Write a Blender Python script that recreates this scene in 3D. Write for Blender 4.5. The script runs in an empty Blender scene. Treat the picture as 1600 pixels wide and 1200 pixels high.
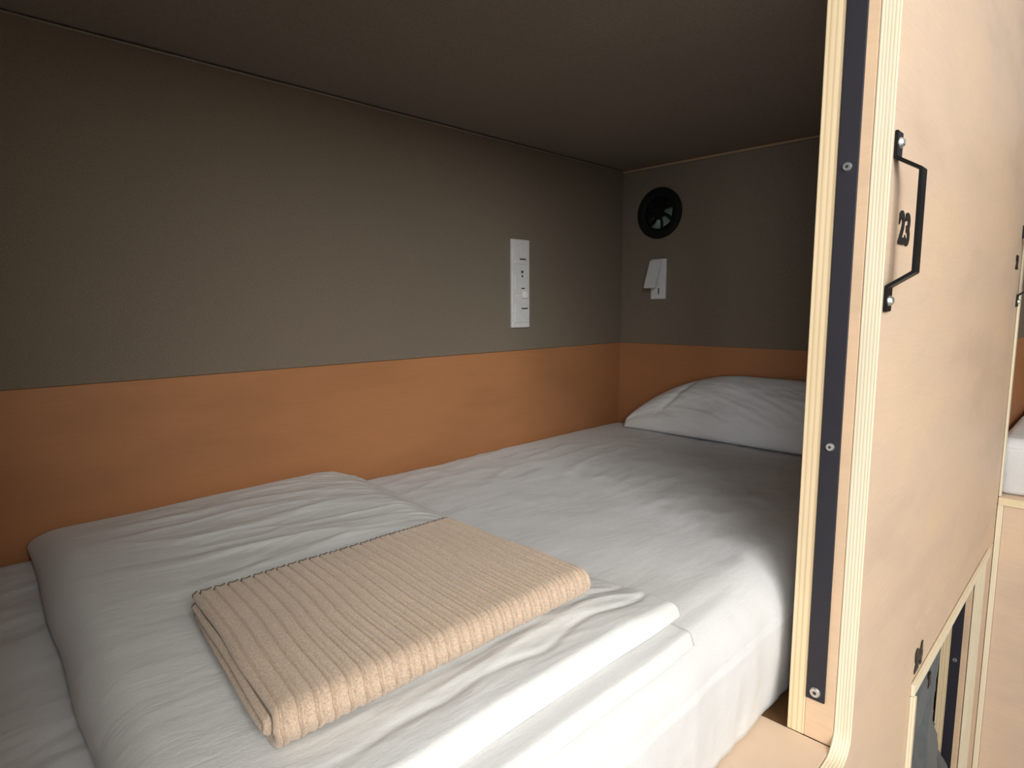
import bpy, bmesh, math, random
from mathutils import Vector, Matrix, noise
from mathutils.geometry import tessellate_polygon
random.seed(7)
PI = math.pi
sc = bpy.context.scene
C = sc.collection

# ---------------------------------------------------------------- camera
cam_d = bpy.data.cameras.new('camera')
cam = bpy.data.objects.new('camera', cam_d); C.objects.link(cam)
F = Vector((0.70220, 0.70067, -0.12642)).normalized()
D = Vector((-0.09351, -0.08526, -0.99196)).normalized()
R_ = D.cross(F).normalized()
D = F.cross(R_).normalized()
m = Matrix(((R_.x, -D.x, -F.x, 0), (R_.y, -D.y, -F.y, 0), (R_.z, -D.z, -F.z, 0), (0, 0, 0, 1)))
cam.matrix_world = m
cam_d.sensor_width = 36; cam_d.lens = 955.55 / 1600 * 36
cam_d.clip_start = 0.01
sc.camera = cam

# ---------------------------------------------------------------- world, lights, exposure
w = bpy.data.worlds.new('world'); sc.world = w; w.use_nodes = True
w.node_tree.nodes['Background'].inputs[0].default_value = (0.80, 0.90, 1.0, 1)
w.node_tree.nodes['Background'].inputs[1].default_value = 0.4
def area(name, loc, target, sx, sy, power, col):
    l = bpy.data.lights.new(name, 'AREA'); l.shape = 'RECTANGLE'; l.size = sx; l.size_y = sy
    l.energy = power; l.color = col
    o = bpy.data.objects.new(name, l); C.objects.link(o); o.location = loc
    o.rotation_euler = (Vector(target) - Vector(loc)).to_track_quat('-Z', 'Y').to_euler()
    return o
area('stand_in_window_light', (-1.3, -2.195, 1.15), (-1.3, 0, 0.75), 2.6, 1.4, 112, (0.97, 0.98, 0.96))  # unseen stand-in window, placed so its light reaches deep into the bunk
area('added_end_light', (-3.5, -1.50, 0.3), (0, 0, 0.1), 1.4, 1.8, 42, (0.92, 0.97, 1.0))  # added light without a modelled source, brightens head wall and cut plywood edges
area('corridor_ceiling_light', (0.6, -1.45, 1.95), (0.6, -1.45, -0.9), 2.4, 1.2, 3.5, (1.0, 0.95, 0.88))
vs = sc.view_settings
vs.view_transform = 'Standard'; vs.look = 'None'; vs.gamma = 1; vs.use_curve_mapping = False
vs.exposure = 0.46

# ---------------------------------------------------------------- materials
def new_mat(name):
    mt = bpy.data.materials.new(name); mt.use_nodes = True
    nt = mt.node_tree; b = nt.nodes['Principled BSDF']
    return mt, nt, b
def N(nt, t, **kw):
    n = nt.nodes.new(t)
    for k, v in kw.items(): setattr(n, k, v)
    return n
def mapped(nt, scale, rot=(0, 0, 0)):
    tc = N(nt, 'ShaderNodeTexCoord'); mp = N(nt, 'ShaderNodeMapping')
    mp.inputs['Scale'].default_value = scale; mp.inputs['Rotation'].default_value = rot
    nt.links.new(tc.outputs['Object'], mp.inputs['Vector']); return mp.outputs['Vector']
def noise_n(nt, vec, scale, detail=3, rough=0.5):
    n = N(nt, 'ShaderNodeTexNoise'); n.inputs['Scale'].default_value = scale
    n.inputs['Detail'].default_value = detail; n.inputs['Roughness'].default_value = rough
    nt.links.new(vec, n.inputs['Vector']); return n.outputs['Fac']
def ramp(nt, fac, stops):
    r = N(nt, 'ShaderNodeValToRGB'); e = r.color_ramp.elements
    e[0].position, e[0].color = stops[0][0], (*stops[0][1], 1)
    e[1].position, e[1].color = stops[-1][0], (*stops[-1][1], 1)
    for p, c in stops[1:-1]:
        x = e.new(p); x.color = (*c, 1)
    nt.links.new(fac, r.inputs[0]); return r.outputs[0]
def mix(nt, a, b, fac, mode='MIX'):
    n = N(nt, 'ShaderNodeMix', data_type='RGBA', blend_type=mode)
    if isinstance(fac, float): n.inputs[0].default_value = fac
    else: nt.links.new(fac, n.inputs[0])
    for i, v in ((6, a), (7, b)):
        if isinstance(v, tuple): n.inputs[i].default_value = (*v, 1)
        else: nt.links.new(v, n.inputs[i])
    return n.outputs[2]
def bump(nt, b, fac, strength, dist=0.002):
    n = N(nt, 'ShaderNodeBump'); n.inputs['Strength'].default_value = strength
    n.inputs['Distance'].default_value = dist
    nt.links.new(fac, n.inputs['Height']); nt.links.new(n.outputs[0], b.inputs['Normal'])
def scal(c, k): return tuple(min(1, x * k) for x in c)

def veneer(name, col, rough=0.55, spec=0.3):
    """rotary cut birch veneer: cloudy mottling plus fine grain that runs along x"""
    mt, nt, b = new_mat(name)
    v1 = mapped(nt, (1.2, 1.2, 3.5)); f1 = noise_n(nt, v1, 2.2, 3, .55)
    v2 = mapped(nt, (3, 3, 40)); f2 = noise_n(nt, v2, 6, 4, .6)
    c1 = ramp(nt, f1, [(.3, scal(col, .90)), (.5, col), (.72, (min(1, col[0]*1.06), col[1]*1.04, col[2]*.98))])
    c2 = ramp(nt, f2, [(.3, (.93, .91, .88)), (.7, (1, 1, 1))])
    nt.links.new(mix(nt, c1, c2, .7, 'MULTIPLY'), b.inputs['Base Color'])
    b.inputs['Roughness'].default_value = rough; b.inputs['Specular IOR Level'].default_value = spec
    bump(nt, b, f2, .10, .001)
    return mt
def ply_edge(name, axis, col, dark, period, length='z', phase=0.0):
    """cut edge of plywood: laminations across the thickness axis"""
    mt, nt, b = new_mat(name)
    tc = N(nt, 'ShaderNodeTexCoord'); sx = N(nt, 'ShaderNodeSeparateXYZ')
    nt.links.new(tc.outputs['Object'], sx.inputs[0])
    mp = N(nt, 'ShaderNodeMapping'); mp.inputs['Scale'].default_value = {'z': (40, 40, 2.5), 'x': (2.5, 40, 40), 'y': (40, 2.5, 40)}[length]
    nt.links.new(tc.outputs['Object'], mp.inputs['Vector'])
    nz = noise_n(nt, mp.outputs[0], 2.0, 3)
    a = N(nt, 'ShaderNodeMath', operation='MULTIPLY_ADD'); a.inputs[1].default_value = 0.0016; nt.links.new(nz, a.inputs[0])
    nt.links.new(sx.outputs['XYZ'.index(axis.upper())], a.inputs[2])
    k = N(nt, 'ShaderNodeMath', operation='MULTIPLY_ADD'); k.inputs[1].default_value = 2 * PI / period; k.inputs[2].default_value = phase
    nt.links.new(a.outputs[0], k.inputs[0])
    s = N(nt, 'ShaderNodeMath', operation='SINE'); nt.links.new(k.outputs[0], s.inputs[0])
    h = N(nt, 'ShaderNodeMath', operation='MULTIPLY_ADD'); h.inputs[1].default_value = .5; h.inputs[2].default_value = .5
    nt.links.new(s.outputs[0], h.inputs[0])
    c = ramp(nt, h.outputs[0], [(.0, dark), (.35, col), (1, scal(col, 1.04))])
    g = ramp(nt, nz, [(.3, (.93, .92, .9)), (.6, (1, 1, 1))])
    nt.links.new(mix(nt, c, g, 1.0, 'MULTIPLY'), b.inputs['Base Color'])
    b.inputs['Roughness'].default_value = .6
    bump(nt, b, h.outputs[0], .15, .0006)
    return mt
def felt(name, col):
    mt, nt, b = new_mat(name)
    v = mapped(nt, (1, 1, 1)); f = noise_n(nt, v, 420, 2, .6); g = noise_n(nt, v, 2.5, 2)
    c = ramp(nt, f, [(.3, scal(col, .86)), (.7, scal(col, 1.14))])
    c2 = ramp(nt, g, [(.3, (.94, .94, .95)), (.7, (1, 1, 1))])
    nt.links.new(mix(nt, c, c2, 1.0, 'MULTIPLY'), b.inputs['Base Color'])
    b.inputs['Roughness'].default_value = .95; b.inputs['Specular IOR Level'].default_value = .1
    bump(nt, b, f, .25, .0006)
    return mt
def linen(name, col, wr=.12):
    mt, nt, b = new_mat(name)
    v = mapped(nt, (1, 1, 1)); f = noise_n(nt, v, 650, 2, .5)
    v2 = mapped(nt, (7, 26, 14), (0, 0, .25)); f2 = noise_n(nt, v2, 1.6, 5, .62)
    mm = N(nt, 'ShaderNodeMath', operation='MULTIPLY_ADD'); mm.inputs[1].default_value = .12
    nt.links.new(f, mm.inputs[0]); nt.links.new(f2, mm.inputs[2])
    c = ramp(nt, f, [(.3, scal(col, .95)), (.7, col)])
    nt.links.new(c, b.inputs['Base Color'])
    b.inputs['Roughness'].default_value = .85; b.inputs['Specular IOR Level'].default_value = .15
    b.inputs['Sheen Weight'].default_value = .1
    bump(nt, b, mm.outputs[0], wr * 4, .004)
    return mt
def plain(name, col, rough=.5, metal=0., spec=.5):
    mt, nt, b = new_mat(name)
    v = mapped(nt, (1, 1, 1)); f = noise_n(nt, v, 60, 2)
    nt.links.new(ramp(nt, f, [(.3, scal(col, .94)), (.7, scal(col, 1.04))]), b.inputs['Base Color'])
    b.inputs['Roughness'].default_value = rough; b.inputs['Metallic'].default_value = metal
    b.inputs['Specular IOR Level'].default_value = spec
    return mt
def terry(name, col):
    mt, nt, b = new_mat(name)
    v = mapped(nt, (1, 1, 1)); f = noise_n(nt, v, 560, 3, .7); g = noise_n(nt, v, 1400, 1)
    c = ramp(nt, f, [(.32, scal(col, .70)), (.5, col), (.68, scal(col, 1.18))])
    nt.links.new(c, b.inputs['Base Color'])
    b.inputs['Roughness'].default_value = 1.; b.inputs['Specular IOR Level'].default_value = .05
    b.inputs['Sheen Weight'].default_value = .25
    bump(nt, b, f, .7, .0012)
    return mt
PINK = (0.70, 0.535, 0.40)
M = dict(
    ply=veneer('pale_birch_veneer', PINK),
    ply_jamb=veneer('jamb_birch_veneer', (0.72, 0.51, 0.34)),
    band=veneer('orange_veneer', (0.415, 0.186, 0.080), .5, .3),
    base=veneer('brown_plywood', (0.34, 0.19, 0.09), .6),
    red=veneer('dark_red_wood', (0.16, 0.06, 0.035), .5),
    edge_y=ply_edge('plywood_edge', 'y', (0.85, 0.76, 0.57), (0.66, 0.56, 0.39), .0040),
    edge_strip=ply_edge('plywood_strip_edge', 'y', (0.80, 0.63, 0.40), (0.68, 0.50, 0.28), .0075),
    edge_z=ply_edge('ledge_plywood_edge', 'z', (0.82, 0.70, 0.46), (0.68, 0.54, 0.34), .005, 'y'),
    felt=felt('grey_brown_felt', (0.192, 0.157, 0.118)),
    ceil=felt('ceiling_felt', (0.235, 0.203, 0.168)),
    sheet=linen('white_sheet', (0.70, 0.70, 0.70), .10),
    duvet=linen('white_duvet_cotton', (0.72, 0.72, 0.705), .12),
    pillow=linen('white_pillow_cotton', (0.78, 0.79, 0.79), .10),
    towel=terry('beige_terry', (0.56, 0.425, 0.315)),
    black=plain('black_metal', (0.006, 0.006, 0.006), .45, 0, .3),
    strip=plain('dark_grey_strip', (0.018, 0.016, 0.023), .6),
    button=plain('bright_white_plastic', (0.85, 0.85, 0.80), .3),
    fan=plain('matte_black_plastic', (0.007, 0.007, 0.007), .75, 0, .2),
    jambdim=veneer('brown_edge_veneer', (0.40, 0.28, 0.17)),
    digit=plain('black_number', (0.012, 0.012, 0.012), .5),
    zinc=plain('zinc_screw', (0.72, 0.74, 0.72), .32, .85),
    white=plain('white_plastic', (0.66, 0.66, 0.65), .35),
    dark=plain('dark_slot', (0.03, 0.03, 0.03), .6),
    grey=plain('grey_plastic', (0.36, 0.36, 0.35), .5),
    lit_blade=plain('blade_light_patch', (0.13, 0.19, 0.17), .4),  # green-grey tone puts light patches into the fan blade colour
    cloth=linen('grey_cloth', (0.115, 0.125, 0.128), .15),
    corridor=plain('corridor_paint', (0.72, 0.70, 0.67), .8),
    floor=plain('floor_vinyl', (0.30, 0.28, 0.26), .5),
)

# ---------------------------------------------------------------- mesh helpers
def link(name, me, mats, parent=None, smooth=False):
    o = bpy.data.objects.new(name, me); C.objects.link(o)
    for mt in (mats if isinstance(mats, (list, tuple)) else [mats]): me.materials.append(mt)
    if smooth:
        for p in me.polygons: p.use_smooth = True
    if parent: o.parent = parent
    return o
def from_bm(name, bm, mats, parent=None, smooth=False):
    bmesh.ops.recalc_face_normals(bm, faces=bm.faces)
    me = bpy.data.meshes.new(name); bm.to_mesh(me); bm.free()
    return link(name, me, mats, parent, smooth)
def add_box(bm, x0, x1, y0, y1, z0, z1, bev=0.0, mi=0, seg=2):
    b2 = bmesh.new()
    bmesh.ops.create_cube(b2, size=1)
    for v in b2.verts:
        v.co = Vector(((x0+x1)/2 + v.co.x*(x1-x0), (y0+y1)/2 + v.co.y*(y1-y0), (z0+z1)/2 + v.co.z*(z1-z0)))
    if bev: bmesh.ops.bevel(b2, geom=b2.edges[:], offset=bev, segments=seg, profile=.5, affect='EDGES')
    for f in b2.faces: f.material_index = mi
    me = bpy.data.meshes.new('t'); b2.to_mesh(me); b2.free(); bm.from_mesh(me); bpy.data.meshes.remove(me)
def box(name, x0, x1, y0, y1, z0, z1, mat, parent=None, bev=0.0):
    bm = bmesh.new(); add_box(bm, x0, x1, y0, y1, z0, z1, bev)
    return from_bm(name, bm, mat, parent)
def add_cyl(bm, c, axis, r, depth, seg=32, r2=None, bev=0):
    b2 = bmesh.new()
    bmesh.ops.create_cone(b2, cap_ends=True, segments=seg, radius1=r, radius2=r if r2 is None else r2, depth=depth)
    if bev: bmesh.ops.bevel(b2, geom=[e for e in b2.edges if abs(e.verts[0].co.z-e.verts[1].co.z) < 1e-6], offset=bev, segments=2, affect='EDGES')
    b2.transform(Matrix.Translation(c) @ Vector(axis).to_track_quat('Z', 'Y').to_matrix().to_4x4())
    me = bpy.data.meshes.new('t'); b2.to_mesh(me); b2.free(); bm.from_mesh(me); bpy.data.meshes.remove(me)
def thing(name, label, cat, loc=(0, 0, 0), group=None):
    o = bpy.data.objects.new(name, None); C.objects.link(o); o.empty_display_size = .05
    o['label'] = label; o['category'] = cat
    if group: o['group'] = group
    return o
def tag(o, label, cat, group=None):
    o['label'] = label; o['category'] = cat
    if group: o['group'] = group
    return o
def struct(o, label=None):
    o['kind'] = 'structure'
    if label: o['label'] = label; o['category'] = 'wall'
    return o
def plate_xz(name, outline, holes, y0, y1, mats, parent=None, bev=.0012):
    """flat board in the xz plane, front at y0, with openings; cut faces take material 1"""
    bm = bmesh.new(); loops = [outline] + holes
    edges = []
    for lp in loops:
        vsx = [bm.verts.new((x, y0, z)) for x, z in lp]
        for i in range(len(vsx)): edges.append(bm.edges.new((vsx[i], vsx[(i+1) % len(vsx)])))
    bmesh.ops.triangle_fill(bm, use_beauty=True, edges=edges, normal=(0, -1, 0))
    r = bmesh.ops.extrude_face_region(bm, geom=bm.faces[:])
    for v in [g for g in r['geom'] if isinstance(g, bmesh.types.BMVert)]: v.co.y = y1
    bmesh.ops.recalc_face_normals(bm, faces=bm.faces)
    for f in bm.faces: f.material_index = 0 if abs(f.normal.y) > .7 else 1
    if bev:
        es = [e for e in bm.edges if len(e.link_faces) == 2 and e.link_faces[0].material_index != e.link_faces[1].material_index]
        bmesh.ops.bevel(bm, geom=es, offset=bev, segments=2, affect='EDGES', material=1)
    return from_bm(name, bm, mats, parent)
def loft_grid(bm, rows, close_u=False, close_v=False):
    """rows: list of lists of points -> quads"""
    V = [[bm.verts.new(p) for p in r] for r in rows]
    nu = len(V); nv = len(V[0])
    for i in range(nu - (0 if close_u else 1)):
        for j in range(nv - (0 if close_v else 1)):
            a, b = V[i][j], V[(i+1) % nu][j]; c, d = V[(i+1) % nu][(j+1) % nv], V[i][(j+1) % nv]
            bm.faces.new((a, b, c, d))
    return V
def fbm(x, y, z=0.0, o=4):
    return noise.fractal(Vector((x, y, z)), 1.0, 2.0, o)
def ridge(x, y, z=0.0):
    v = 0; a = 1.0; f = 1.0
    for i in range(3):
        n = 1 - abs(noise.noise(Vector((x*f, y*f, z + i*7.3)))) * 2.2
        v += a * max(0, n) ** 2; a *= .5; f *= 2.1
    return v
def sstep(a, b, x):
    t = min(1, max(0, (x-a)/(b-a))); return t*t*(3-2*t)

# ---------------------------------------------------------------- key dimensions (eye at the origin, metres)
YB, XH, XF = 1.25, 1.79, -0.23      # long wall, head wall, foot wall
ZC, ZBAND, ZM, ZS = 0.451, -0.128, -0.400, -0.637
YF, YI = 0.224, 0.247               # corridor face of the front panel and its back
XP, XR = 0.90, 2.29                 # end of the opening; corner of the corridor
ZFL, ZTOP = -1.75, 2.0

# ---------------------------------------------------------------- the setting
def wall_panels():
    wb = struct(box('wall_back', XF, XH, YB, YB+.02, ZS-.03, ZC+.03, M['band']))
    box('felt_panel', XF, XH, YB-.005, YB-.0002, ZBAND, ZC-.0012, M['felt'], wb, .0015)
    wh = struct(box('wall_head', XH, XH+.02, YI, YB+.02, ZS-.03, ZC+.03, M['band']))
    box('felt_panel', XH-.005, XH-.0002, YI+.005, YB-.0055, ZBAND, ZC-.0095, M['felt'], wh, .0015)
    box('edge_strip', XH-.0055, XH-.0002, YI+.005, YB-.006, ZC-.009, ZC-.003, M['jambdim'], wh, .0008)
    wf = struct(box('wall_foot', XF-.02, XF, YI, YB+.02, ZS-.03, ZC+.03, M['band']))
    box('felt_panel', XF+.0002, XF+.005, YI+.005, YB-.0055, ZBAND, ZC-.007, M['felt'], wf, .0015)
    struct(box('ceiling', XF-.02, XH+.02, YI+.001, YB+.02, ZC, ZC+.024, M['ceil']))
    # thin welt between ceiling and long wall
    bm = bmesh.new()
    rows = []
    for i in range(60):
        x = XF + .01 + (XH-XF-.02) * i/59
        zz = ZC - .0045 + .0006*noise.noise(Vector((x*5, 0, 0)))
        yy = YB - .0085 + .0015*noise.noise(Vector((x*4, 3, 0)))
        rows.append([(x, yy + .0022*math.cos(a*PI/4), zz + .0022*math.sin(a*PI/4)) for a in range(8)])
    loft_grid(bm, rows, close_v=True)
    o = from_bm('trim_1', bm, M['ceil'], None, True); struct(o)
wall_panels()
# corridor shell
struct(box('floor', -3.6, 3.4, -2.3, 1.3, ZFL-.05, ZFL, M['floor']))
struct(box('ceiling_corridor', -3.6, 3.4, -2.2, YF, ZTOP, ZTOP+.04, M['corridor']))

# ---------------------------------------------------------------- front of the bunks
struct(plate_xz('wall_corridor', [(-3.6, ZFL), (3.4, ZFL), (3.4, ZTOP), (-3.6, ZTOP)], [[(-2.61, .44), (.01, .44), (.01, 1.86), (-2.61, 1.86)]], -2.30, -2.20, [M['corridor'], M['corridor']], None, 0))  # unseen wall, its opening added for the stand-in window light
front = thing('plywood_partition', 'pale birch plywood partition numbered 23 with black handle near its cut edge', 'partition')
front['kind'] = 'thing'
def rounded_rect(x0, x1, z0, z1, r, n=10):
    pts = []
    for cx, cz, a0 in ((x1-r, z1-r, 0), (x0+r, z1-r, 90), (x0+r, z0+r, 180), (x1-r, z0+r, 270)):
        for k in range(n+1):
            a = math.radians(a0 + 90*k/n); pts.append((cx + r*math.cos(a), cz + r*math.sin(a)))
    return pts
XO, ZO = 1.28, -0.722               # lower bunk opening: near side and top
ZSEAM = -.594
plate_xz('panel', [(-2.2, ZFL), (XO, ZFL), (XO, ZSEAM), (XR, ZSEAM), (XR, ZTOP), (-2.2, ZTOP)],
         [rounded_rect(0.0, XP, ZS, .475, .032)], YF, YI, [M['ply'], M['edge_y']], front)
plate_xz('header_panel', [(XO+.001, ZO), (XR, ZO), (XR, ZSEAM-.0015), (XO+.001, ZSEAM-.0015)], [], YF+.0006, YI, [M['ply'], M['edge_y']], front)
plate_xz('stile', [(2.175, ZFL), (XR-.001, ZFL), (XR-.001, ZO-.001), (2.175, ZO-.001)], [], YF+.0004, YI, [M['ply'], M['edge_y']], front)
# proud frame round the lower opening
o = box('opening_trim', XO-.011, XO, YF-.010, YF-.0002, ZFL, ZO-.004, M['edge_y'], front, .0012)
o = box('opening_trim', XO-.011, 2.172, YF-.007, YF-.0002, ZO-.003, ZO+.020, M['edge_y'], front, .0012)

def screw(parent, c, axis, r):
    bm = bmesh.new(); add_cyl(bm, c, axis, r, .003, 24, r*.72)
    ax = Vector(axis).normalized()
    add_cyl(bm, Vector(c)+ax*.0016, axis, r*.62, .0012, 20, r*.5)
    o = from_bm('screw', bm, M['zinc'], parent, False); o['label'] = 'silver screw head'
    bm = bmesh.new(); add_cyl(bm, Vector(c)+ax*.0024, axis, r*.26, .0008, 6)
    return o, bm
def jamb(x, z0, z1, strip_z0, screws, th=.024):
    jb = box('jamb_board', x, x+.018, YI+.0005, .2868, z0, z1, M['ply_jamb'], front, .0006)
    box('edge_strip', x-.001, x+.022, .2872, .311, z0, z1, M['edge_strip'], front, .0012)
    st = box('black_strip', x-.0035, x-.0001, .2605, .286, strip_z0, z1, M['strip'], front, .0008)
    st['label'] = 'black strip'
    for z in screws:
        bm = bmesh.new(); c = Vector((x-.0045, .2738, z)); q = .0078 if z < -.5 and x < 1 else .0060
        add_cyl(bm, c, (-1, 0, 0), q, .003, 28, q*.8)
        s = from_bm('screw', bm, [M['zinc'], M['dark']], st, False); s['label'] = 'silver screw'
        # hexagonal recess
        me = s.data
        b3 = bmesh.new(); b3.from_mesh(me)
        f = [f for f in b3.faces if f.normal.x < -.9 and f.calc_center_median().x < x-.0055]
        if f:
            r1 = bmesh.ops.inset_individual(b3, faces=f, thickness=q*.46)
            r2 = bmesh.ops.extrude_face_region(b3, geom=f)
            for v in [g for g in r2['geom'] if isinstance(g, bmesh.types.BMVert)]: v.co.x += .0012
            for g in r2['geom']:
                if isinstance(g, bmesh.types.BMFace): g.material_index = 1
            bmesh.ops.delete(b3, geom=[q for q in f if q.is_valid], context='FACES')
        b3.to_mesh(me); b3.free()
jamb(XP, ZS, ZC, -.5745, (.178, -.196, -.562))
jamb(2.15, ZFL, ZO, ZFL+.05, (-1.06,))

def bar_strip(bm, pts, x0, x1, t):
    """flat bar bent along pts (y,z), thickness t"""
    n = len(pts); outs = []
    for i in range(n):
        a = Vector(pts[max(0, i-1)]); b = Vector(pts[i]); c = Vector(pts[min(n-1, i+1)])
        d1 = (b-a).normalized() if i > 0 else (c-b).normalized(); d2 = (c-b).normalized() if i < n-1 else d1
        nn = (Vector((-d1.y, d1.x)) + Vector((-d2.y, d2.x))).normalized()
        k = t/2 / max(.5, nn.dot(Vector((-d1.y, d1.x))))
        outs.append((b + nn*k, b - nn*k))
    rows = []
    for p, q in outs: rows.append([(x0, p.x, p.y), (x1, p.x, p.y), (x1, q.x, q.y), (x0, q.x, q.y)])
    V = loft_grid(bm, rows, close_v=True)
    bm.faces.new(V[0]); bm.faces.new(V[-1][::-1])
def handle(xa, xb):
    bm = bmesh.new(); t = .004; y = YF - t/2 - .0002
    bar_strip(bm, [(y, .216), (y, .184), (.193, .166), (.193, .040), (y, .022), (y, -.010)], xa, xb, t)
    bmesh.ops.recalc_face_normals(bm, faces=bm.faces)
    es = [e for e in bm.edges if e.calc_face_angle(0) > .9]
    bmesh.ops.bevel(bm, geom=es, offset=.0007, segments=2, affect='EDGES')
    h = from_bm('handle', bm, M['black'], front); h['label'] = 'black steel handle'
    for z in (.202, .004):
        bm = bmesh.new(); c = Vector(((xa+xb)/2, YF-t-.002, z))
        add_cyl(bm, c, (0, -1, 0), .0068, .0035, 24, .0055)
        add_cyl(bm, c+Vector((0, -.0022, 0)), (0, -1, 0), .0042, .0022, 6)
        s = from_bm('screw', bm, M['zinc'], h); s['label'] = 'silver screw'
handle(.906, .931)
handle(2.252, 2.277)
def number(txt, x, z, size=.058, bold=.0022):
    for i, ch in enumerate(txt):
        cu = bpy.data.curves.new('digit', 'FONT'); cu.body = ch; cu.size = size; cu.extrude = .0006; cu.offset = bold
        cu.align_x = 'CENTER'; cu.fill_mode = 'BOTH'
        ob = bpy.data.objects.new('t', cu); C.objects.link(ob)
        bpy.context.view_layer.update()
        me = bpy.data.meshes.new_from_object(ob.evaluated_get(bpy.context.evaluated_depsgraph_get()))
        bpy.data.objects.remove(ob)
        me.transform(Matrix.Translation((x + (i-.5)*size*.52, YF-.0010, z-size*.35)) @ Matrix.Rotation(PI/2, 4, 'X'))
        me.materials.clear()
        d = link('digit', me, M['digit'], front); d['label'] = 'black numeral ' + ch
number('23', .983, .102)
number('24', 1.318, -.667, .056, .0036)
number('22', 2.195, .112, .05)

# sill board and platform
s = box('sill_board', -.20, XP-.0015, YI+.0008, .60, ZS-.016, ZS, M['ply'], None, .0008)
tag(s, 'flat pinkish plywood sill board in front of the mattress', 'board')
p = box('bunk_platform', XF+.001, XH-.001, YI+.04, YB-.001, ZS-.05, ZS-.0165, M['base'])
tag(p, 'brown plywood platform in the gap under the mattress behind the jamb', 'platform')

# ---------------------------------------------------------------- mattress
def mattress(name, x0, x1, y0, y1, zb, zt, mat, label, cat, nx=230, seed=0.0, flip=None, group=None):
    """box mattress in a fitted sheet; profile across y, lofted along x"""
    rf, rb = (.03 if flip else .075), .03
    prof = []                                   # (y, z, nx, nz, top weight)
    def arc(cy, cz, ry, rz, a0, a1, n):
        for k in range(n+1):
            a = math.radians(a0 + (a1-a0)*k/n)
            prof.append((cy + ry*math.cos(a), cz + rz*math.sin(a)))
    prof.append((y0+.10, zb)); prof.append((y0+.03, zb))
    for k in range(15):
        t = k/14; z = zb + .004 + (zt-rf-zb-.004)*t
        prof.append((y0 + .014 - .014*math.sin(PI*min(1, t*1.0)*.5) , z))
    arc(y0+rf, zt-rf, rf, rf, 180, 90, 14)
    n = 110
    for k in range(1, n): prof.append((y0+rf + (y1-rb-y0-rf)*k/n, zt))
    arc(y1-rb, zt-rb, rb, rb, 90, 0, 5)
    prof.append((y1, zb+.02)); prof.append((y1-.02, zb)); prof.append((y0+.2, zb))
    L = len(prof)
    nrm = []
    for i in range(L):
        a = Vector(prof[i-1]); b = Vector(prof[(i+1) % L]); d = (b-a).normalized(); nrm.append(Vector((-d.y, d.x)))
    rows = []
    xs = [x0 + (x1-x0)*i/(nx-1) for i in range(nx)]
    for x in xs:
        e = min(x-x0, x1-x); q = .018 if flip else .05; sh = 0 if e > q else q - math.sqrt(max(0, q**2 - (q-e)**2))
        row = []
        for i, (y, z) in enumerate(prof):
            yy, zz = y, z
            top = z > zt-.01
            if top:
                h = .0045*fbm(x*3.1+seed, y*3.0, 1.3) + .0026*ridge(x*3.4 + y*2.5+seed, y*13 - x*3.5, 4.)*sstep(-.2, .35, fbm(x*2+5, y*2, 9.)+.3)
                zz += h - .003
                if not flip:
                    q = sstep(.76, .70, x)*sstep(.0, .06, x); zz = zz*(1-q) + min(zz, zt-.0008)*q
            elif y < y0+rf+.01 and z > zb+.003:
                k = 1 - (z-zb)/(zt-zb)
                h = .004*fbm(x*4+seed, z*5, 2.) + (.007*k)*fbm(x*16 + z*3+seed, z*3, 6., 3) + .0015*ridge(x*8+z*8, z*5)
                yy -= h*.9
            if not top and y < y0+.2 and z <= zb+.003: pass
            # ends pull in
            if sh:
                zz = max(zb, zz - sh) if zz > (zb+zt)/2 else zz + min(sh, .02)
                yy = yy + (sh if y < (y0+y1)/2 else -sh)*.6
            row.append((x, yy, zz))
        rows.append(row)
    bm = bmesh.new()
    V = loft_grid(bm, rows, close_v=True)
    bm.faces.new(V[0]); bm.faces.new(V[-1][::-1])
    if flip: bm.transform(flip)
    o = from_bm(name, bm, mat, None, True)
    return tag(o, label, cat, group)
mattress('mattress', XF+.01, XH-.008, .334, YB-.008, ZS, ZM, M['sheet'], 'large white mattress in a fitted sheet, under the folded duvet and towel', 'mattress')

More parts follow.
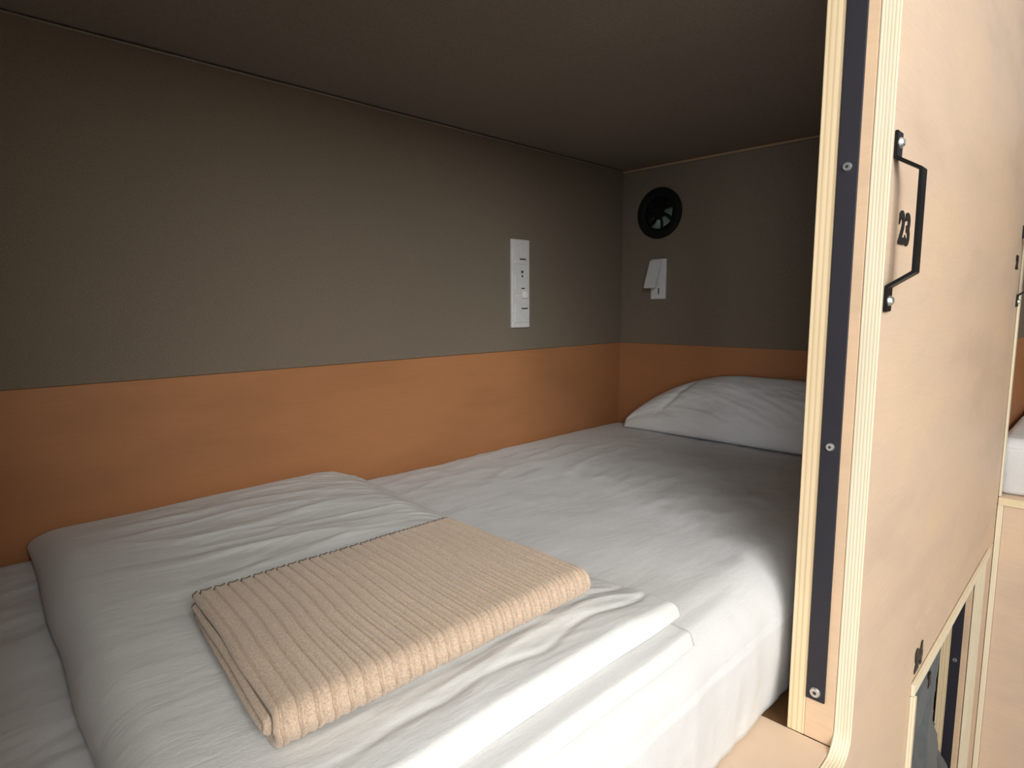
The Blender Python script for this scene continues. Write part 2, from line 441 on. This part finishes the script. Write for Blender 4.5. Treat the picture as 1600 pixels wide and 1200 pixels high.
# ---------------------------------------------------------------- folded duvet
def slab(name, cor, base, thick, mat, parent, nu=150, nv=190, wr=.0025, seed=0., edge=.02, wob=.006):
    """cor: BL(back left), BR, FR, FL in xy;  base(u,v), thick(u,v) functions. closed mesh"""
    BL, BR, FR, FL = [Vector(c) for c in cor]
    top, bot = [], []
    def dist(t): # denser sampling at the ends
        return .5 - .5*math.cos(PI*t) if True else t
    for i in range(nu):
        u = .35*dist(i/(nu-1)) + .65*i/(nu-1)
        rt, rb = [], []
        for j in range(nv):
            v = .35*dist(j/(nv-1)) + .65*j/(nv-1)
            p = (BL*(1-u)+BR*u)*(1-v) + (FL*(1-u)+FR*u)*v
            eu = min(u, 1-u)*(BR-BL).length; ev = min(v, 1-v)*(FL-BL).length
            q = p + Vector((wob*noise.noise(Vector((p.y*6, seed, 1.))) * (1-min(1, eu/.1)),
                            wob*noise.noise(Vector((p.x*6, seed, 4.))) * (1-min(1, ev/.1)) * (1 if v > .5 else .2)))
            def e(d, r): return 1. if d >= r else math.sqrt(max(0, 1-(1-d/r)**2))
            k = min(e(eu, edge*(2.0 if u < .5 else .5)), e(ev, edge*(.9 if v < .5 else .7)))
            h = thick(u, v)
            b = base(u, v)
            wv = wr*(ridge(p.x*2.6 + seed, p.y*11 + p.x*2.5 + .4*math.sin(p.x*9), seed)-.6) + wr*1.2*fbm(p.x*3+seed, p.y*5, seed)
            wv *= (sstep(0, .06, min(eu, ev))*.8+.2) * (.15 + .85*sstep(.25, .6, u*1.1 + (1-v)*.25 - .05*0))
            rt.append((q.x, q.y, b + max(.0004, h*k + wv*k)))
            rb.append((q.x, q.y, b))
        top.append(rt); bot.append(rb)
    bm = bmesh.new()
    T = loft_grid(bm, top)
    B = loft_grid(bm, bot)
    def side(a, b):
        for k in range(len(a)-1):
            bm.faces.new((a[k], a[k+1], b[k+1], b[k]))
    side(T[0], B[0]); side(T[-1], B[-1])
    side([r[0] for r in T], [r[0] for r in B]); side([r[-1] for r in T], [r[-1] for r in B])
    return from_bm(name, bm, mat, parent, True)
dv = thing('duvet', 'white cotton duvet folded flat across the mattress, under the beige towel', 'duvet')
slab('lower_fold', [(.125, 1.225), (.690, 1.225), (.630, .330), (.088, .330)],
     lambda u, v: ZM+.0006 - .0*v, lambda u, v: .017 + .002*(1-u), M['duvet'], dv, 110, 150, .0012, 3.3, .010)
slab('upper_fold', [(.118, 1.236), (.722, 1.236), (.652, .358), (.070, .366)],
     lambda u, v: ZM + .0185 - .017*sstep(.88, 1.0, u)*(1-sstep(.75, .97, v)) - .006*sstep(.08, 0, u),
     lambda u, v: (.0225 - sstep(.1, .4, u)*(.0032*math.exp(-((v-.885-.022*noise.noise(Vector((u*5, 2., 1.)))-.02*u)/.008)**2) + .0036*math.exp(-((v-.945-.012*noise.noise(Vector((u*7, 5., 1.))))/.006)**2))*(.55+.9*noise.noise(Vector((u*4, 9., 2.)))) + .010*sstep(.35, 0, u) - .008*sstep(.8, 1, u) + .006*sstep(.25, .0, v)*0 + .003*sstep(.8, 1, v)) * (1 - .35*sstep(.25, 0, v)*sstep(.5, 0, u)), M['duvet'], dv, 190, 240, .0036, 1.1, .020)

# ---------------------------------------------------------------- towel
tw = thing('towel', 'beige ribbed terry towel folded on the white duvet', 'towel')
def c_fold(name, back_y, front_y, zmid, Rr, t, xl, xr, seed, rib=True):
    path = []
    nb = 46
    for k in range(nb): path.append((back_y + (front_y+Rr+t/2-back_y)*k/nb, zmid+Rr))
    na = 18
    for k in range(na+1):
        a = PI/2 + PI*k/na; path.append((front_y+Rr+t/2 + Rr*math.cos(a)*1.15, zmid + Rr*math.sin(a)))
    for k in range(1, nb+1): path.append((front_y+Rr+t/2 + (back_y-.004-front_y-Rr-t/2)*k/nb, zmid-Rr))
    L = len(path); nrm = []
    for i in range(L):
        a = Vector(path[max(0, i-1)]); b = Vector(path[min(L-1, i+1)]); d = (b-a).normalized(); nrm.append(Vector((d.y, -d.x)))
    # outside = +n for direction going from back to front on top: (−y) direction → up
    per = .0146
    nx = 560
    rows = []
    for i in range(nx):
        s = i/(nx-1)
        ring_o, ring_i = [], []
        for j in range(L):
            y, z = path[j]; w = j/(L-1)
            v = (y-front_y)/(back_y-front_y)
            x0 = xl(v) ; x1 = xr(v)
            x0 += .003*noise.noise(Vector((y*9, z*80, seed))); x1 += .002*noise.noise(Vector((y*9, z*80, seed+5)))
            x = x0 + (x1-x0)*s
            n = nrm[j]
            end = min(s, 1-s)*(x1-x0)
            rr = .0045
            k = 1 if end > rr else math.sqrt(max(0.02, 1-(1-end/rr)**2))
            ph = (s*(x1-x0)/per + .25*noise.noise(Vector((s*3, y*6, seed)))) % 1.0
            g = math.exp(-((ph-.5)*per/.0013)**2)
            swell = .0009*math.cos(2*PI*(ph))*-1
            d = -(.0046*g if rib else 0) + (swell if rib else 0) + .0004*noise.noise(Vector((x*160, y*160, z*160))) + .0012*noise.noise(Vector((x*14, y*14, seed)))
            # slow puffiness
            if w < .45: d += .0012*math.sin(PI*max(0, min(1, v)))
            o = Vector((y, z)) + n*(t/2*k + d*k)
            q = Vector((y, z)) - n*(t/2*k)
            ring_o.append((x, o.x, o.y)); ring_i.append((x, q.x, q.y))
        rows.append(ring_o + ring_i[::-1])
    bm = bmesh.new()
    V = loft_grid(bm, rows, close_v=True)
    for Vr, fl in ((V[0], False), (V[-1], True)):
        for k in range(L-1):
            a = (Vr[k], Vr[k+1], Vr[2*L-2-k], Vr[2*L-1-k])
            bm.faces.new(a if not fl else a[::-1])
    return from_bm(name, bm, M['towel'], tw, True)
xl = lambda v: .184 + .020*v
xr = lambda v: .572 - .010*v
T0 = -.3535
c_fold('outer_fold', .712, .438, T0+.0185, .0128, .0095, xl, xr, 1.0)
c_fold('inner_fold', .706, .452, T0+.0178, .0042, .0075, lambda v: xl(v)-.004, lambda v: xr(v)-.004, 8.0)
TW = Matrix.Rotation(math.radians(-1.5), 4, 'Z')
c0 = Vector((.38, .57, 0))
tw.matrix_world = Matrix.Translation(c0) @ TW @ Matrix.Translation(-c0)

# ---------------------------------------------------------------- pillow
def pillow():
    W, H, T = .74, .215, .046
    nu, nv = 130, 70
    def shape(sg):
        rows = []
        for i in range(nu+1):
            u = -1 + 2*i/nu; r = []
            fu = .13 + .87*(max(0, 1-abs(u)**(2.1 if u < 0 else 6)))**(.9 if u < 0 else .7)          # soft corners: back edge sinks towards the ends
            for j in range(nv+1):
                v = -1 + 2*j/nv
                au, av = abs(u), abs(v)
                k = (max(0, 1-au**4))**.5 * (max(0, 1-av**2.6))**.6
                x = u*W/2; y = -H/2 + (v+1)/2*H*fu
                h = T*k*(.55+.45*fu)
                if sg > 0:
                    h += .005*k*fbm(u*2+3, v*1.6, 2.) + .003*k*(ridge(u*2.2+v, v*2+u*1.5, 3.)-.5)
                    h -= .007*math.exp(-((u+.60 - v*.22)/.045)**2)*sstep(-.6, .2, v)*k
                r.append(Vector((x, y, sg*h)))
            rows.append(r)
        return rows
    bm = bmesh.new()
    loft_grid(bm, shape(1)); loft_grid(bm, [r[::-1] for r in shape(-1)])
    bmesh.ops.remove_doubles(bm, verts=bm.verts, dist=.0003)
    lean = math.radians(60)
    ex = Vector((0, -1, 0)); ey = Vector((math.cos(lean), 0, math.sin(lean))); ez = ex.cross(ey)
    if ez.x > 0: ez = -ez
    Mx = Matrix(((ex.x, ey.x, ez.x, 1.726), (ex.y, ey.y, ez.y, .778), (ex.z, ey.z, ez.z, -.306), (0, 0, 0, 1)))
    bm.transform(Mx)
    for v in bm.verts:           # rest on the mattress, stop at the wall
        if v.co.z < ZM+.002: v.co.z = ZM+.002 + (v.co.z-ZM-.002)*.03
        if v.co.x > XH-.008: v.co.x = XH-.008 + (v.co.x-XH+.008)*.03
    o = from_bm('pillow', bm, M['pillow'], None, True)
    tag(o, 'white pillow propped against the head wall of the near bunk', 'pillow')
pillow()

# ---------------------------------------------------------------- fan on the head wall
def fan():
    t = thing('ventilation_fan', 'round black ventilation fan high on the grey head wall', 'fan')
    cy, cz, x = 1.098, .296, XH-.0052
    bm = bmesh.new()
    prof = [(.080, 0), (.081, .006), (.079, .009), (.066, .010), (.054, .008), (.050, .001)]
    rows = []
    for i in range(64):
        a = 2*PI*i/64
        rows.append([(x - d, cy + r*math.cos(a), cz + r*math.sin(a)) for r, d in prof])
    loft_grid(bm, rows, close_u=True, close_v=True)
    from_bm('housing', bm, M['fan'], t, True)
    bm = bmesh.new(); add_cyl(bm, (x-.0007, cy, cz), (-1, 0, 0), .056, .001, 48)
    b = from_bm('back_plate', bm, M['black'], t)
    bm = bmesh.new(); add_cyl(bm, (x-.007, cy, cz), (-1, 0, 0), .021, .009, 32, .019, .001)
    from_bm('hub', bm, M['black'], t)
    for k in range(7):
        bm = bmesh.new(); a0 = 2*PI*k/7 + .2
        rows = []
        for i in range(7):
            r = .0205 + (.049-.0205)*i/6
            sw = .25*i/6; hw = .20 + .10*i/6
            ro = []
            for j in range(5):
                s = -1 + 2*j/4; a = a0 + sw + hw*s
                ro.append((x-.0062 - .0038*s, cy + r*math.cos(a), cz + r*math.sin(a)))
            rows.append(ro)
        loft_grid(bm, rows)
        o = from_bm('blade', bm, M['lit_blade'] if k in (3, 4, 5) else M['black'], t, True)  # right-hand blades coloured paler to paint in the light patches
        md = o.modifiers.new('s', 'SOLIDIFY'); md.thickness = .0008
fan()

# ---------------------------------------------------------------- reading light
def reading_light():
    t = thing('reading_light', 'white fold out reading light below the black fan', 'light')
    x = XH-.0052
    box('plate', x-.010, x, 1.066, 1.120, .020, .150, M['white'], t, .002)
    h = box('lamp_head', -.009, 0, -.021, .021, -.096, 0, M['white'], t, .002)
    h.location = (x-.0105, 1.100, .143); h.rotation_euler = (0, math.radians(21), 0)
    box('hinge', x-.016, x-.009, 1.082, 1.118, .140, .147, M['white'], t, .001)
    s = box('slot', x-.0112, x-.0098, 1.088, 1.0915, .036, .056, M['dark'], t); s['label'] = 'dark slot'
reading_light()

# ---------------------------------------------------------------- socket strip on the long wall
def sockets():
    t = thing('socket_strip', 'tall white socket and switch strip on the long grey wall', 'socket')
    y = YB-.0052
    box('frame', 1.241, 1.314, y-.009, y, -.062, .188, M['white'], t, .0025)
    for k, zc in enumerate((.146, .063, -.020)):
        box('insert', 1.251, 1.304, y-.0115, y-.0088, zc-.0275, zc+.0275, M['white'], t, .0012)
    def dash(x0, x1, z0, z1, mt=M['dark'], d=.0006):
        o = box('slot', x0, x1, y-.0115-d, y-.0110, z0, z1, mt, t); o['label'] = 'dark slot'; return o
    dash(1.270, 1.295, .1305, .1345); dash(1.277, 1.284, .094, .100); dash(1.277, 1.283, .082, .087)
    dash(1.277, 1.302, -.009, -.0055)
    dash(1.276, 1.290, .0485, .0515)
    b = box('switch_button', 1.281, 1.299, y-.016, y-.0112, .022, .042, M['button'], t, .0015)
sockets()

# ---------------------------------------------------------------- lower bunk interior
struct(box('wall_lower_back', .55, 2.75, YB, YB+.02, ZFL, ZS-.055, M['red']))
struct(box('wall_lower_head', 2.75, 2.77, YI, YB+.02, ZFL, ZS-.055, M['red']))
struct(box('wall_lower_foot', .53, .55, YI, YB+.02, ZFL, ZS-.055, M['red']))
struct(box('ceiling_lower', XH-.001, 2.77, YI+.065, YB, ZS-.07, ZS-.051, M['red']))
def garment():
    t = thing('hanging_garment', 'crumpled grey cloth garment hanging inside the lower bunk opening', 'garment')
    # left and right silhouettes as functions of height
    zs = [-.80, -.90, -.985, -1.03, -1.09, -1.20, -1.32, -1.45, -1.72]
    xl = [1.60, 1.36, 1.29, 1.29, 1.29, 1.29, 1.29, 1.30, 1.31]
    xr = [1.84, 1.85, 1.79, 1.79, 1.86, 1.95, 2.06, 2.11, 2.12]
    def itp(z, a):
        for i in range(len(zs)-1):
            if z >= zs[i+1]:
                f = (zs[i]-z)/(zs[i]-zs[i+1]); return a[i]+(a[i+1]-a[i])*f
        return a[-1]
    rows = []; nz, nx = 130, 110
    for i in range(nz):
        z = zs[0] + (zs[-1]-zs[0])*i/(nz-1); l, r = itp(z, xl), itp(z, xr); row = []
        for j in range(nx):
            s = j/(nx-1); x = l+(r-l)*s
            dd = (zs[0]-z)
            y = .300 + .020*math.sin(s*13 + dd*5 + 1.5*noise.noise(Vector((s*2, dd*4, 0)))) * sstep(0, .25, dd) - .016*ridge(s*2.5+dd*2, dd*4 - s*2, 5.) + .012*fbm(s*4, dd*8, 1.)
            y -= .015*math.sin(PI*s)
            y = .284 + (y-.30)*1.35
            y = max(y, .2505)
            row.append((x, y, z))
        rows.append(row)
    bm = bmesh.new(); loft_grid(bm, rows)
    o = from_bm('cloth', bm, M['cloth'], t, True)
    md = o.modifiers.new('s', 'SOLIDIFY'); md.thickness = .002; md.offset = 1
    bm = bmesh.new()
    add_box(bm, 1.605, 1.63, .2495, .258, -.885, -.85, .003)
    bm.transform(Matrix.Translation((0, -.001, 0)))
    c = from_bm('clip', bm, M['black'], t); c['label'] = 'small black clip'
    # loop up to the hook rail
    bm = bmesh.new(); add_box(bm, 1.75, 1.765, .300, .303, -.81, ZO+.001, .0006)
    from_bm('hanging_loop', bm, M['cloth'], t)
garment()

# ---------------------------------------------------------------- bunk across the end of the corridor
far = thing('end_bunk', 'plywood bunk closing the corridor end, with ledge and orange front panel', 'bunk')
YE = -1.70
box('front_panel', XR+.003, XR+.022, YE, .2085, ZFL, -.6005, M['ply'], far, .0008)
e = box('edge_strip', XR, XR+.022, .209, .2235, ZFL, -.6005, M['edge_y'], far, .001)
box('ledge', XR-.004, XR+.30, YE, .2225, -.600, -.577, M['edge_z'], far, .001)
box('ledge_top', XR+.0, XR+.30, YE, .2215, -.5768, -.5758, M['ply'], far)
box('post', XR+.001, XR+.022, .2175, .2235, -.575, ZTOP-.001, M['edge_y'], far, .001)
box('side_wall', XR+.001, 3.2, YI+.001, YI+.02, -.575, .47, M['band'], far)
box('felt_panel', XR+.023, 3.19, YI-.003, YI+.0005, -.118, .45, M['felt'], far, .001)
bw = box('back_wall', 3.2, 3.22, YE, YI+.02, -1.0, .47, M['band'], far)
box('felt_panel', 3.194, 3.1998, YE, YI, -.118, .45, M['felt'], far, .001)
box('bunk_ceiling', XR+.001, 3.2, YE, YI, .452, .475, M['ceil'], far)
box('bunk_base', XR+.023, 3.2, YE, YI, -.64, -.602, M['base'], far)
Fl = Matrix(((0, 1, 0, 0), (1, 0, 0, 0), (0, 0, 1, 0), (0, 0, 0, 1)))   # swap x and y
mattress('mattress', YE+.03, .238, XR+.032, 3.19, -.5755, -.400, M['sheet'],
         'sliver of a second white mattress behind the ledge at the right edge', 'mattress', 160, 20., Fl)
